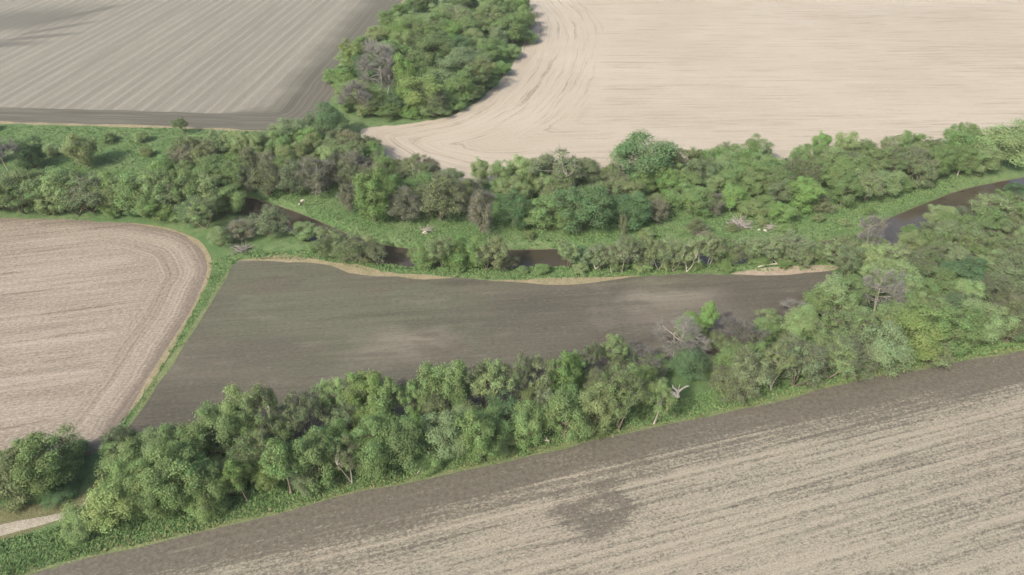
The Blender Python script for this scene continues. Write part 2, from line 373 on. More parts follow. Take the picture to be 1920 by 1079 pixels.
field('stubble_field', LEFT_EDGE + LEFT_BOT[:2], [gp(0, 882), gp(-300, 930), (-175, 70), (-330, 150), (-330, 185)], mat_left(), 'light brown stubble field with a rounded end at the left', .03, 2.0,
      lambda V: smooth(V[:, 0], gp(250, 500)[0] - 30, gp(250, 500)[0] + 5), seed=3)
field('harvested_field', NEAR_EDGE, [(330, 150), (330, 0), (0, -60), (-200, -40), (-200, 10)], mat_near(), 'straw-flecked harvested field with a dark bare ring in the foreground', .03, 2.5, seed=4)
ul = gps(UPL_EDGE)
field('striped_field', UPL_EDGE, [(ul[-1][0] + 40, 640), (-420, 640), (-420, 300)], mat_upl(), 'grey-brown field with pale diagonal rows and a dark headland', .03, 5.0,
      lambda V: smooth(V[:, 0] * .6 + (V[:, 1] - 200) * .0, gp(420, 200)[0] * .6, gp(520, 200)[0] * .6), seed=5)
field('pale_stubble_field', UPR_EDGE, [(420, 250), (420, 640), (60, 640)], mat_upr(), 'pale tan stubble field with wheel tracks curving round the wood', .03, 3.5,
      lambda V: 1 - smooth(V[:, 0], gp(1100, 250)[0], gp(1330, 250)[0]), seed=6)

def strip(name, edge_px, width, mat, label, z, seed, wob=.6, shift=0.0):
    e = resample(chaikin(gps(edge_px), 2), 1.2); rng = np.random.default_rng(seed)
    d = np.gradient(e, axis=0); nr = np.c_[-d[:, 1], d[:, 0]] / np.hypot(d[:, 0], d[:, 1])[:, None]
    t = np.arange(len(e)); w = width * (1 + wob * np.interp(t, t[::5], rng.uniform(-1, 1, len(t[::5])))) * np.minimum(1, np.minimum(t, len(e) - 1 - t) / 12 + .05)
    a = e + nr * (shift + w[:, None] / 2); b = e + nr * (shift - w[:, None] / 2); L = len(e)
    o = obj(name, mesh(name, np.vstack([np.c_[b, np.full(L, z)], np.c_[a, np.full(L, z)]]), [(i, i + 1, i + L + 1, i + L) for i in range(L - 1)], mat))
    return tag(o, label, kind='structure')
M_YEL = mat_verge('yellowing_verge', (142, 150, 104), (122, 142, 90), (172, 168, 124))
M_DRY = mat_verge('dry_verge', (182, 166, 134), (158, 150, 112), (204, 186, 154))
M_GRS = mat_verge('mown_verge', (100, 128, 70), (124, 142, 82), (140, 150, 96))
strip('grass_verge', NEAR_EDGE, 1.0, M_YEL, 'yellow-green grass edge along the foreground field', .05, 11)
strip('grass_verge', [(436, 497), (382, 586), (302, 706), (236, 808)], 1.5, M_YEL, 'yellowing grass edge at the left end of the dark field', .05, 12)
strip('grass_verge', CENTRAL_TOP[:6], 2.6, M_DRY, 'dry tan grass edge along the top left of the dark field', .05, 13)
strip('grass_verge', CENTRAL_TOP[6:10], 2.2, M_DRY, 'dry tan grass edge along the top middle of the dark field', .06, 14)
strip('sandy_strip', [(1370, 514), (1450, 509), (1530, 504), (1600, 500)], 4.6, mat_verge('bare_sand', (206, 186, 162), (190, 168, 146), (218, 200, 178)), 'pale sandy strip at the right end of the dark field', .05, 15, .35)
strip('grass_verge', UPL_EDGE[1:5], 1.6, M_DRY, 'thin dry edge below the striped field at upper left', .05, 16)
strip('grass_verge', UPL_EDGE[9:14], 1.4, M_DRY, 'thin dry edge of the striped field beside the wood', .05, 17)
strip('grass_verge', [(240, 418), (325, 430), (375, 455), (396, 490), (388, 530), (340, 620), (270, 732), (222, 806)], 1.0, M_DRY, 'thin dry edge round the end of the left stubble field', .045, 18)
TRACK_PX = [(-260, 1052), (-60, 1010), (30, 988), (90, 975), (135, 963), (160, 946), (172, 925)]
strip('dirt_track', TRACK_PX, 2.8, mat_verge('packed_gravel', (206, 194, 176), (190, 178, 160), (216, 206, 190)), 'pale gravel track leading in at the lower left', .05, 19, .2)
strip('grass_verge', [(-260, 1040), (-60, 1000), (30, 978), (90, 966), (140, 950), (172, 922), (190, 890)], 6.5, mat_verge('trodden_grass', (140, 138, 100), (126, 128, 90), (160, 150, 116)), 'trodden dry grass on both sides of the gravel track', .03, 20, .25)

# ------------------------------------------------------------------ trees: materials
def mat_leaf():
    n = Nodes('leaves')
    oc = n.n('ShaderNodeObjectInfo')
    var = n.attr('var')
    lob = n.attr('lobe')
    c = n.mix(n.step(var, 0, 1, 0, .75), oc.outputs['Color'], n.mix(1.0, oc.outputs['Color'], (1.2, 1.17, 1.12), 'MULTIPLY'))
    c = n.mix(n.step(var, 0, .35, .5, 0), c, n.mix(1.0, oc.outputs['Color'], (.87, .89, .86), 'MULTIPLY'))
    hs = n.n('ShaderNodeHueSaturation', {'Hue': n.math('ADD', .5, n.math('MULTIPLY', n.math('SUBTRACT', lob, .5), .035)), 'Value': n.math('ADD', .88, n.math('MULTIPLY', lob, .24)), 'Color': c})
    c = hs.outputs[0]
    n.color(c); n.b.inputs['Roughness'].default_value = .55; n.b.inputs['Specular IOR Level'].default_value = .25
    tr = n.n('ShaderNodeBsdfTranslucent', {'Color': n.mix(1.0, c, (1.15, 1.2, .7), 'MULTIPLY')})
    ms = n.n('ShaderNodeMixShader', {0: .36, 1: n.b.outputs[0], 2: tr.outputs[0]})
    n.t.links.new(ms.outputs[0], n.out.inputs[0]); return n.m
def mat_bark():
    n = Nodes('bark'); oc = n.n('ShaderNodeObjectInfo').outputs['Color']
    b = n.noise(n.map(n.pos, scale=(3, 3, .6)), 1, 4, .7)
    n.bump(b, .5, .04)
    return n.color(n.mix(n.step(b, .3, .7), n.mix(1.0, oc, (.62, .6, .58), 'MULTIPLY'), oc))
M_LEAF, M_BARK = mat_leaf(), mat_bark()

# ------------------------------------------------------------------ trees: shapes
class Tubes:
    def __init__(s): s.v = []; s.f = []; s.k = 0
    def add(s, pts, rad, sides):
        pts = np.asarray(pts, float); n = len(pts)
        t = np.gradient(pts, axis=0); t /= np.linalg.norm(t, axis=1)[:, None] + 1e-9
        ref = np.array((1.0, 0, 0)) if abs(t[0][2]) > .7 else np.array((0, 0, 1.0))
        a = np.cross(t, ref); a /= np.linalg.norm(a, axis=1)[:, None] + 1e-9; b = np.cross(t, a)
        th = np.linspace(0, 2 * np.pi, sides, endpoint=False)
        ring = pts[:, None] + np.asarray(rad)[:, None, None] * (np.cos(th)[None, :, None] * a[:, None] + np.sin(th)[None, :, None] * b[:, None])
        s.v.append(ring.reshape(-1, 3)); k = s.k
        i = np.arange(n - 1)[:, None] * sides; j = np.arange(sides); j2 = (j + 1) % sides
        q = np.stack([k + i + j, k + i + j2, k + i + sides + j2, k + i + sides + j], -1).reshape(-1, 4)
        s.f.append(q); s.k += n * sides
    def mesh(s, name): return mesh(name, np.vstack(s.v), np.vstack(s.f), M_BARK, True)
def curve3(a, b, rng, n=6, bend=.12, sag=0.0):
    a, b = np.asarray(a, float), np.asarray(b, float); t = np.linspace(0, 1, n)[:, None]; L = np.linalg.norm(b - a)
    o = rng.normal(0, 1, 3) * L * bend; o2 = rng.normal(0, 1, 3) * L * bend * .5
    p = a + (b - a) * t + o * (t * (1 - t)) * 2 + o2 * np.sin(2 * np.pi * t) * .5
    p[:, 2] += sag * L * (t[:, 0] * (1 - t[:, 0])) * 2
    return p
def leaves(rng, centers, radii, count, size, outward_c, zmin=.15, flat=.8):
    w = radii ** 2; idx = rng.choice(len(centers), count, p=w / w.sum())
    d = rng.normal(0, 1, (count, 3)); d /= np.linalg.norm(d, axis=1)[:, None]
    out = centers[idx] - outward_c; out /= np.linalg.norm(out, axis=1)[:, None] + 1e-6
    d += out * rng.uniform(.1, .9, (count, 1)); d[:, 2] += .15; d /= np.linalg.norm(d, axis=1)[:, None]
    r = radii[idx] * (rng.uniform(.1, 1.0, count) ** .5) * rng.uniform(.85, 1.25, count)
    p = centers[idx] + d * r[:, None] * np.array((1, 1, .85)); keep = p[:, 2] > zmin; p, d, idx = p[keep], d[keep], idx[keep]; c = len(p)
    nrm = d * flat + rng.normal(0, .38, (c, 3)); nrm[:, 2] += .22; nrm /= np.linalg.norm(nrm, axis=1)[:, None]
    a = np.cross(nrm, rng.normal(0, 1, (c, 3))); a /= np.linalg.norm(a, axis=1)[:, None]; b = np.cross(nrm, a)
    s = size * rng.uniform(.6, 1.35, (c, 1))
    q = np.stack([p - a * s, p - b * s * .6 + nrm * s * .18, p + a * s, p + b * s * .6 + nrm * s * .18], 1).reshape(-1, 3)
    f = np.arange(4 * c).reshape(-1, 4)
    lob = rng.uniform(0, 1, len(centers))
    return q, f, np.repeat(rng.uniform(0, 1, c), 4), np.repeat(lob[idx], 4)
def make_proto(kind, seed):
    """a tree of height 10 and crown width 8; trunk, crown and twigs as meshes"""
    rng = np.random.default_rng(seed); T = Tubes(); TW = Tubes()
    spec = {  #        centre z, rx, rz, lobes, lobe r,        leaves, size, trunk top, limbs, stems, twigs
        'round':   (4.9, 3.35, 4.5, 70, (.55, 1.5), 15000, .12, 6.0, 10, 1, 0),
        'tall':    (5.9, 3.2, 3.8, 56, (.5, 1.3), 9500, .13, 7.5, 10, 1, 2),
        'sparse':  (5.7, 3.5, 3.9, 60, (.5, 1.1), 6500, .12, 6.5, 12, 2, 8),
        'twiggy':  (4.9, 3.5, 4.3, 66, (.55, 1.2), 7000, .11, 5.0, 12, 4, 14),
        'bush':    (4.0, 3.3, 5.0, 64, (.6, 1.6), 11500, .14, 4.5, 8, 5, 0),
        'bare':    (5.6, 3.6, 4.0, 44, (.6, 1.2), 0, .1, 6.5, 12, 2, 20)}[kind]
    cz, rx, rz, nl, (r0, r1), nleaf, ls, ttop, nlimb, stems, ntw = spec
    # lobes, uneven: the outline is pulled in and out by a few low waves
    ph = rng.uniform(0, 6.28, 6)
    C = []
    while len(C) < nl:
        d = rng.normal(0, 1, 3); d /= np.linalg.norm(d)
        if d[2] < (-.92 if kind in ('round', 'twiggy') else -.5): continue
        az = math.atan2(d[1], d[0])
        f = 1 + .17 * math.sin(2 * az + ph[0]) + .13 * math.sin(3 * az + ph[1] + 2 * d[2]) + .12 * math.sin(4 * d[2] + ph[2]) + rng.normal(0, .07)
        rr = (rng.uniform(.25, 1) ** .45) * f * .86
        taper = 1.0 - (.22 * max(0, d[2]) if kind == 'tall' else 0)
        c = np.array((d[0] * rx * rr * taper, d[1] * rx * rr * taper, cz + d[2] * rz * rr))
        if kind == 'bush' and c[2] < .5: c[2] = rng.uniform(.5, 1.5)
        C.append(c)
    C = np.array(C); Rr = rng.uniform(r0, r1, nl)
    C[:, 2] = np.maximum(C[:, 2], .35 + Rr * .45)
    top = (C[:, 2] + Rr).max(); C[:, 2] *= 10 / top
    # stems and limbs
    nodes = []
    for s_ in range(stems):
        base = np.array((rng.normal(0, .12), rng.normal(0, .12), -.25)) if stems == 1 else np.array((rng.normal(0, .35), rng.normal(0, .35), -.25))
        tip = np.array((rng.normal(0, .5 if stems == 1 else 1.3), rng.normal(0, .5 if stems == 1 else 1.3), ttop * rng.uniform(.85, 1.1)))
        p = curve3(base, tip, rng, 9, .07); rad = np.linspace(.24 if stems == 1 else .15, .06, 9); rad[0] *= 1.35
        T.add(p, rad, 7); nodes += [(q, r) for q, r in zip(p[2:], rad[2:])]
    order = rng.permutation(nl)
    for c_i in order[:nlimb]:
        c = C[c_i]; cand = [(np.linalg.norm(q - c) + (5 if q[2] > c[2] - .4 else 0), k) for k, (q, r) in enumerate(nodes[:stems * 7])]
        q, r = nodes[min(cand)[1]]
        p = curve3(q, c, rng, 7, .10, .05); rad = np.linspace(min(.12, r * .75), .04, 7); T.add(p, rad, 5); nodes += [(a, b) for a, b in zip(p[1:], rad[1:])]
    for c_i in order[nlimb:]:
        c = C[c_i]; q, r = min(nodes, key=lambda t: np.linalg.norm(t[0] - c) + (2.5 if t[0][2] > c[2] else 0))
        p = curve3(q, c, rng, 5, .12, .04); T.add(p, np.linspace(min(.06, r * .8), .025, 5), 4)
    for c, r in zip(C, Rr):
        for _ in range(ntw):
            d = c - np.array((0, 0, cz - 1.5)); d = d / (np.linalg.norm(d) + 1e-6) * .9 + rng.normal(0, .65, 3); d[2] += .25; d /= np.linalg.norm(d)
            e = c + d * r * rng.uniform(.8, 1.7); m = curve3(c, e, rng, 4, .12)
            TW.add(m, (.028, .022, .016, .008), 3)
            for _k in range(2):
                e2 = m[2] + (d + rng.normal(0, .6, 3)) * r * .55; TW.add(curve3(m[1], e2, rng, 3, .1), (.017, .013, .007), 3)
    out = {'trunk': T.mesh('trunk')}
    if nleaf:
        q, f, va, lo = leaves(rng, C, Rr, nleaf, ls, np.array((0, 0, cz - .8)))
        out['crown'] = mesh('crown', q, f, M_LEAF, False, {'var': va, 'lobe': lo})
    if ntw: out['twigs'] = TW.mesh('twigs')
    return out
PROTO = {k: [make_proto(k, 100 * i + j) for j in range(n)] for i, (k, n) in enumerate((('round', 8), ('tall', 4), ('sparse', 4), ('twiggy', 4), ('bush', 4), ('bare', 4)))}

TINT = {'mid': (.134, .190, .086), 'bright': (.136, .208, .080), 'light': (.178, .228, .120), 'yellow': (.170, .220, .092), 'dark': (.080, .132, .068),
        'grey': (.142, .180, .108), 'olive': (.158, .188, .098), 'brown': (.165, .165, .112), 'blue': (.094, .150, .082), 'bare': (.15, .14, .12)}
WORD = {'mid': 'mid-green', 'bright': 'bright green', 'light': 'pale green', 'yellow': 'yellow-green', 'dark': 'dark green', 'grey': 'grey-green', 'olive': 'olive', 'brown': 'brownish', 'blue': 'deep green', 'bare': 'grey'}
FORM = {'round': ('tree', 'bushy tree', 'leafy_tree'), 'tall': ('tree', 'upright tree', 'upright_tree'), 'sparse': ('tree', 'thin-leaved tree', 'thin_leaved_tree'),
        'twiggy': ('tree', 'twiggy tree', 'twiggy_tree'), 'bush': ('shrub', 'low shrub', 'shrub'), 'bare': ('tree', 'bare tree', 'bare_tree')}
TREES = []     # dicts: x, y, h, w, kind, tint, zone, label
rng = np.random.default_rng(7)
def T(zone, *rows):
    for r in rows:
        bx, by, ty, wpx, kind, tint = r[:6]; p = gp(bx, by)
        w = wpx / scale_at(*p); p = p + np.array((0, w * {'round': .30, 'bush': .3, 'twiggy': .25, 'sparse': .15, 'tall': .12}.get(kind, 0)))
        h = max(1.5, height_for(p[1], ty)); w = min(w, h / (.45 if kind == 'bush' else .66))
        TREES.append(dict(x=p[0], y=p[1], h=h, w=w, kind=kind, tint=tint, zone=zone, label=r[6] if len(r) > 6 else None, pale=len(r) > 7))
ZONE = {  # phrase that finds the group of trees, and the group's name
    'track': ('beside the gravel track', 'trees beside the gravel track'),
    'back1': ("at the dark field's lower left edge", 'trees along the lower edge of the dark field'),
    'back2': ("at the dark field's lower right edge", 'trees along the lower edge of the dark field'),
    'front1': ("in the foreground belt's left half", 'trees of the foreground belt'),
    'front2': ("in the foreground belt's right half", 'trees of the foreground belt'),
    'wood_right': ('in the wood right of the dark field', 'trees of the right wood'),
    'bank': ('on the near river bank', 'trees on the near river bank'),
    'north': ('between river and pale field', 'trees on the far river bank'),
    'mid': ('in the thicket below the small wood', 'trees in the thicket below the small wood'),
    'left': ('above the left stubble field', 'trees above the left stubble field'),
    'meadow': ('on the strip below the striped field', 'bushes on the green strip'),
    'clump': ('in the small wood between upper fields', 'trees of the small wood'),
    'east': ('by the river at the right edge', 'trees by the river at the right edge')}
T('track', (92, 946, 828, 128, 'round', 'mid'), (18, 962, 862, 110, 'round', 'olive'), (-70, 975, 860, 130, 'round', 'mid'), (105, 950, 912, 70, 'bush', 'blue'), (50, 930, 840, 90, 'round', 'mid'),
  (208, 1005, 915, 115, 'bush', 'yellow', 'rounded yellow-green bush just right of the gravel track end'), (150, 1015, 958, 82, 'bush', 'mid'), (128, 880, 838, 70, 'bush', 'blue'))
T('back1', (232, 905, 832, 110, 'round', 'mid'), (300, 880, 810, 90, 'round', 'light'), (245, 865, 800, 60, 'sparse', 'grey'), (345, 880, 800, 90, 'round', 'mid'), (405, 872, 765, 110, 'round', 'mid'), (455, 850, 735, 78, 'round', 'light'),
  (478, 850, 790, 60, 'tall', 'mid'), (512, 838, 716, 62, 'sparse', 'light', 'slender half-leafed tree with pale trunk before the dark field, lower left', 1), (540, 830, 770, 70, 'sparse', 'grey'), (590, 838, 735, 80, 'sparse', 'grey'), (625, 815, 712, 60, 'round', 'light'), (650, 830, 760, 80, 'sparse', 'grey'),
  (685, 812, 690, 95, 'round', 'yellow', 'tall yellow-green tree rising highest at the lower edge of the dark field'), (728, 806, 708, 80, 'tall', 'mid'), (690, 835, 760, 80, 'round', 'yellow'), (770, 800, 722, 70, 'tall', 'mid'), (805, 800, 690, 90, 'round', 'mid'), (850, 795, 676, 85, 'round', 'mid'), (822, 815, 735, 90, 'twiggy', 'olive'),
  (908, 772, 672, 62, 'sparse', 'grey'), (935, 782, 680, 80, 'tall', 'light'))
T('back2', (975, 764, 664, 50, 'sparse', 'grey', 'thin grey tree with pale slim trunk beside bright green tree', 1), (1005, 760, 672, 85, 'sparse', 'olive'), (1052, 762, 668, 78, 'round', 'bright', 'full bright green tree at the lower edge of the dark field'), (1080, 735, 660, 52, 'round', 'bright'),
  (1105, 715, 640, 38, 'sparse', 'grey'), (1152, 698, 630, 58, 'tall', 'light', 'slim pale green tree with leaning pale trunk against the dark field', 1), (1115, 735, 690, 80, 'twiggy', 'olive'), (1175, 700, 648, 36, 'bush', 'dark'), (1205, 700, 648, 60, 'bare', 'bare'), (1265, 668, 598, 100, 'bare', 'bare', 'wide spreading bare tree at the lower edge of the dark field', 1),
  (1300, 648, 595, 75, 'round', 'bright'), (1322, 640, 566, 45, 'tall', 'bright', 'tallest narrow bright green tree standing against the dark field', 1), (1370, 650, 598, 60, 'bare', 'bare'), (1396, 658, 608, 60, 'bare', 'bare'), (1345, 660, 622, 70, 'twiggy', 'olive'), (1440, 632, 588, 66, 'round', 'light'), (1225, 712, 668, 70, 'bush', 'light'),
  (1487, 602, 564, 66, 'bare', 'bare', 'pale bare tree leaning into the right end of the dark field', 1), (1408, 645, 612, 50, 'bush', 'olive'))
T('front1', (330, 978, 850, 128, 'round', 'mid'), (300, 940, 880, 90, 'round', 'dark'), (380, 955, 850, 100, 'round', 'mid'), (432, 938, 872, 64, 'bush', 'olive'), (462, 945, 850, 60, 'tall', 'bright'), (500, 935, 862, 50, 'bush', 'yellow'), (545, 935, 820, 90, 'tall', 'mid'), (600, 935, 812, 100, 'round', 'mid'), (575, 935, 880, 70, 'bush', 'grey'),
  (655, 915, 830, 70, 'sparse', 'olive', 'thin tree with pale trunk at the front of the foreground belt', 1), (700, 905, 795, 105, 'round', 'mid'), (755, 900, 785, 90, 'round', 'mid'), (645, 890, 800, 80, 'round', 'bright'), (840, 885, 770, 110, 'round', 'grey', 'broad grey-green tree beside the dark gap in the foreground belt'), (905, 880, 760, 85, 'round', 'mid'), (520, 905, 830, 80, 'round', 'dark'), (780, 850, 780, 60, 'round', 'bright'))
T('front2', (985, 848, 755, 88, 'round', 'mid'), (1060, 845, 728, 100, 'round', 'mid'), (1120, 828, 725, 90, 'round', 'olive'), (1165, 812, 700, 85, 'sparse', 'mid'), (1228, 800, 712, 66, 'tall', 'mid', 'tree with straight pale trunk standing on the green verge', 1), (1030, 815, 735, 70, 'sparse', 'grey'), (1200, 770, 690, 70, 'round', 'mid'), (1292, 716, 652, 84, 'round', 'blue'),
  (1372, 758, 690, 90, 'twiggy', 'light'), (1400, 755, 668, 90, 'sparse', 'grey'), (1450, 735, 650, 70, 'sparse', 'olive', 'forked pale-trunked tree left of the twiggy cluster on the verge', 1), (1495, 738, 640, 100, 'twiggy', 'grey'), (1560, 722, 640, 95, 'sparse', 'light'), (1600, 712, 640, 90, 'twiggy', 'grey'), (1655, 708, 612, 100, 'round', 'grey'), (1722, 695, 592, 105, 'round', 'yellow'), (1780, 682, 580, 95, 'round', 'mid'), (1840, 664, 572, 90, 'round', 'light'), (1890, 652, 560, 80, 'twiggy', 'olive'), (1910, 650, 580, 70, 'bush', 'dark'), (1745, 690, 640, 80, 'sparse', 'olive'))
T('wood_right', (1555, 612, 520, 90, 'round', 'light'), (1590, 600, 518, 80, 'round', 'mid'), (1632, 600, 515, 84, 'bare', 'bare', 'grey leafless tree inside the wood right of the dark field', 1), (1690, 585, 495, 90, 'round', 'light'), (1760, 580, 512, 100, 'round', 'mid'), (1810, 560, 490, 90, 'round', 'blue'), (1700, 530, 470, 90, 'twiggy', 'olive'), (1900, 540, 480, 90, 'sparse', 'grey'))
T('bank', (705, 498, 460, 50, 'sparse', 'grey'), (655, 490, 440, 70, 'twiggy', 'light'), (688, 492, 436, 60, 'round', 'olive'), (632, 484, 436, 60, 'bush', 'light'), (615, 470, 420, 50, 'twiggy', 'light'), (824, 506, 440, 60, 'sparse', 'light'), (896, 508, 442, 60, 'round', 'mid'), (930, 510, 446, 56, 'sparse', 'olive'), (570, 455, 412, 70, 'round', 'light'), (505, 450, 388, 90, 'twiggy', 'grey'), (450, 458, 410, 80, 'twiggy', 'brown'), (795, 505, 446, 66, 'round', 'mid'), (850, 508, 442, 84, 'round', 'bright'), (880, 500, 462, 50, 'bush', 'bright'),
  (912, 510, 460, 44, 'sparse', 'grey'), (945, 512, 470, 50, 'twiggy', 'olive'), (1065, 505, 455, 50, 'sparse', 'light'), (1098, 500, 452, 55, 'bush', 'dark'), (1125, 512, 470, 40, 'sparse', 'light'), (980, 516, 502, 34, 'bush', 'light'))
T('bank', *[(x, 514 - abs((x * 37) % 11), 438 + (x * 29) % 27, 32 + (x * 17) % 24, 'twiggy' if x % 4 == 0 else 'sparse', ('light', 'olive', 'grey')[x % 3], None, 1) for x in (1118, 1147, 1166, 1175, 1193, 1212, 1219, 1238, 1245, 1263, 1281, 1290, 1311)])
T('bank', (1330, 500, 440, 60, 'sparse', 'olive', 'bent pale-trunked tree on the near river bank', 1), (1375, 500, 440, 66, 'twiggy', 'olive'), (1160, 512, 484, 50, 'bush', 'mid'), (1205, 513, 486, 60, 'bush', 'light'), (1255, 510, 480, 50, 'bush', 'olive'), (1300, 508, 482, 56, 'bush', 'mid'), (1355, 498, 436, 60, 'round', 'mid'), (1475, 490, 434, 60, 'round', 'olive'), (1510, 490, 438, 60, 'round', 'light'), (1600, 484, 430, 60, 'round', 'mid'), (1405, 495, 440, 50, 'sparse', 'light', None, 1), (1445, 492, 436, 60, 'sparse', 'light', None, 1), (1490, 490, 430, 70, 'sparse', 'grey', None, 1), (1530, 490, 445, 60, 'round', 'light'), (1575, 488, 440, 66, 'sparse', 'olive'), (1620, 480, 405, 50, 'bare', 'bare', 'tall pale bare tree leaning over the river bend', 1), (1640, 485, 440, 60, 'round', 'light'), (1425, 498, 470, 50, 'bush', 'mid'), (1350, 508, 488, 60, 'bush', 'mid'))
T('mid', (615, 268, 194, 78, 'round', 'blue', 'round deep green tree below the small wood beside the pale field'), (540, 290, 222, 90, 'round', 'grey'), (500, 300, 250, 80, 'twiggy', 'grey'), (640, 325, 265, 80, 'round', 'olive'), (695, 318, 270, 64, 'round', 'bright'), (660, 352, 285, 74, 'twiggy', 'brown', None, 1), (592, 372, 292, 80, 'twiggy', 'brown', 'pinkish brown twiggy tree with pale forked trunk above the meadow', 1), (545, 370, 300, 70, 'twiggy', 'grey'), (500, 372, 300, 70, 'twiggy', 'olive'),
  (700, 428, 318, 92, 'round', 'bright', 'tall bright green tree standing in the river meadow'), (735, 390, 325, 70, 'round', 'bright'), (655, 400, 340, 50, 'twiggy', 'brown'), (757, 424, 350, 76, 'twiggy', 'brown'), (795, 380, 320, 70, 'bush', 'mid'), (828, 425, 330, 100, 'twiggy', 'olive'), (845, 370, 315, 70, 'round', 'grey'), (900, 442, 345, 66, 'twiggy', 'brown'), (885, 380, 335, 60, 'twiggy', 'brown'), (580, 300, 240, 56, 'round', 'bright'), (545, 330, 265, 70, 'round', 'olive'))
T('north', (963, 436, 355, 74, 'round', 'dark'), (1020, 440, 370, 90, 'round', 'mid'), (1092, 448, 345, 100, 'round', 'dark', 'large dark green tree at the water where the river passes the meadow'), (1180, 436, 360, 88, 'round', 'dark'), (1040, 376, 285, 104, 'sparse', 'grey', 'large silvery grey tree with pale branches against the pale field', 1), (985, 378, 308, 60, 'round', 'mid'), (955, 390, 330, 60, 'round', 'olive'), (1208, 360, 254, 138, 'round', 'blue', 'largest round deep green tree standing out against the pale field'), (1150, 390, 340, 70, 'twiggy', 'olive'),
  (1234, 425, 368, 44, 'twiggy', 'brown'), (1285, 380, 320, 80, 'round', 'mid'), (1335, 340, 280, 100, 'round', 'bright'), (1300, 410, 350, 80, 'round', 'mid'), (1372, 372, 310, 80, 'round', 'mid'), (1430, 350, 288, 90, 'round', 'mid'), (1470, 430, 382, 92, 'round', 'bright', 'low bright green bushy tree alone at the edge of the meadow'), (1545, 408, 368, 90, 'twiggy', 'olive'), (1525, 385, 350, 50, 'round', 'bright'), (1215, 455, 430, 70, 'bush', 'light'), (1340, 405, 360, 60, 'twiggy', 'brown'), (1410, 410, 375, 60, 'bush', 'olive'), (1060, 440, 400, 60, 'round', 'mid'))
T('east', (1885, 325, 224, 120, 'round', 'light', 'big pale green tree with white trunk by the river at upper right', 1), (1800, 318, 244, 70, 'round', 'mid'), (1840, 335, 270, 70, 'round', 'light'), (1790, 470, 405, 90, 'round', 'mid'), (1905, 395, 345, 60, 'round', 'dark'), (1850, 440, 370, 110, 'sparse', 'light'), (1780, 425, 392, 60, 'round', 'bright'), (1720, 452, 425, 60, 'bush', 'mid'), (1745, 460, 420, 60, 'sparse', 'grey'), (1960, 440, 380, 100, 'round', 'light'))
T('left', (20, 330, 254, 66, 'bare', 'bare', 'grey leafless tree at the far left above the belt', 1), (55, 322, 258, 60, 'round', 'dark'), (105, 350, 308, 50, 'bush', 'dark'), (155, 320, 248, 66, 'round', 'olive', 'lone olive tree on the green strip casting a dark shadow'), (420, 410, 350, 80, 'round', 'mid'), (305, 418, 365, 76, 'round', 'bright', 'fresh bright green bushy tree overhanging the left stubble field'), (410, 470, 425, 50, 'bush', 'light'), (255, 412, 370, 60, 'round', 'blue'), (430, 325, 290, 50, 'round', 'bright'), (375, 405, 350, 60, 'twiggy', 'brown'))
T('clump', *[(x, y, y - 30 - (x * 7) % 22, 46 + (x * 3) % 20, 'bush' if i % 3 else 'round', ('mid', 'olive', 'mid', 'bright', 'light')[i % 5]) for i, (x, y) in enumerate(((648, 214), (690, 224), (730, 228), (770, 230), (812, 226), (846, 214), (884, 196), (915, 172), (940, 146), (962, 116), (978, 84), (984, 56), (640, 180), (632, 160), (655, 128), (680, 104), (708, 82), (728, 60), (748, 36)))])
T('clump', (672, 220, 152, 66, 'bare', 'bare'), (718, 190, 80, 92, 'bare', 'bare', 'largest grey leafless tree in the small wood', 1), (790, 222, 142, 96, 'round', 'yellow'), (862, 200, 132, 72, 'round', 'mid'), (820, 222, 165, 60, 'twiggy', 'grey'), (865, 172, 92, 96, 'round', 'grey'), (905, 170, 105, 60, 'sparse', 'yellow'), (958, 92, 24, 78, 'round', 'mid'), (650, 190, 135, 56, 'round', 'bright'), (690, 160, 100, 60, 'round', 'dark'), (645, 150, 118, 50, 'round', 'mid'), (740, 220, 175, 50, 'bush', 'dark'), (765, 205, 95, 50, 'round', 'bright'), (745, 200, 120, 50, 'bare', 'bare'), (820, 130, 60, 90, 'round', 'mid'), (750, 90, 35, 70, 'round', 'bright'), (915, 130, 70, 60, 'round', 'mid'), (705, 210, 165, 50, 'bush', 'mid'))

def fill(zone, poly_px, spacing, n, kinds, tints, h, wr, seed):
    poly = gps(poly_px); r = np.random.default_rng(seed); lo, hi = poly.min(0), poly.max(0); made = 0
    Q = r.uniform(lo, hi, (n * 60, 2)); Q = Q[inside(Q, poly)]; Q = Q[river_d(Q) > 4.6]
    for f in FIELDS: Q = Q[~inside(Q, f)]
    for gap in ((750, 494), (995, 496), (1128, 494), (1415, 490)): Q = Q[np.hypot(*(Q - gp(*gap)).T) > 5.5]   # open views of the water
    Q = Q[np.hypot(*(Q - gp(1290, 752)).T) > 7.0]                 # the grassy gap round the broken tree
    for p in Q:
        if made >= n: break
        s = spacing * r.uniform(.75, 1.25)
        if any((t['x'] - p[0]) ** 2 + (t['y'] - p[1]) ** 2 < max(s, .30 * t['w']) ** 2 for t in TREES): continue
        kind = r.choice(list(kinds), p=np.array(list(kinds.values())) / sum(kinds.values()))
        tint = r.choice(list(tints), p=np.array(list(tints.values())) / sum(tints.values()))
        if kind == 'twiggy' and tint in ('bright', 'blue', 'dark'): tint = 'olive'
        if kind == 'bare': tint = 'bare'
        p = p + np.array((0, 1.6)); hh = r.uniform(*h) * 1.1 * (.45 if kind == 'bush' else 1)
        TREES.append(dict(x=p[0], y=p[1], h=hh, w=r.uniform(*wr) * (.8 if kind == 'bush' else 1), kind=kind, tint=tint, zone=zone, label=None, pale=r.random() < .25)); made += 1
GEN = {'mid': 5, 'light': 2, 'grey': 2, 'bright': 1.2, 'olive': 1.5, 'blue': 1}
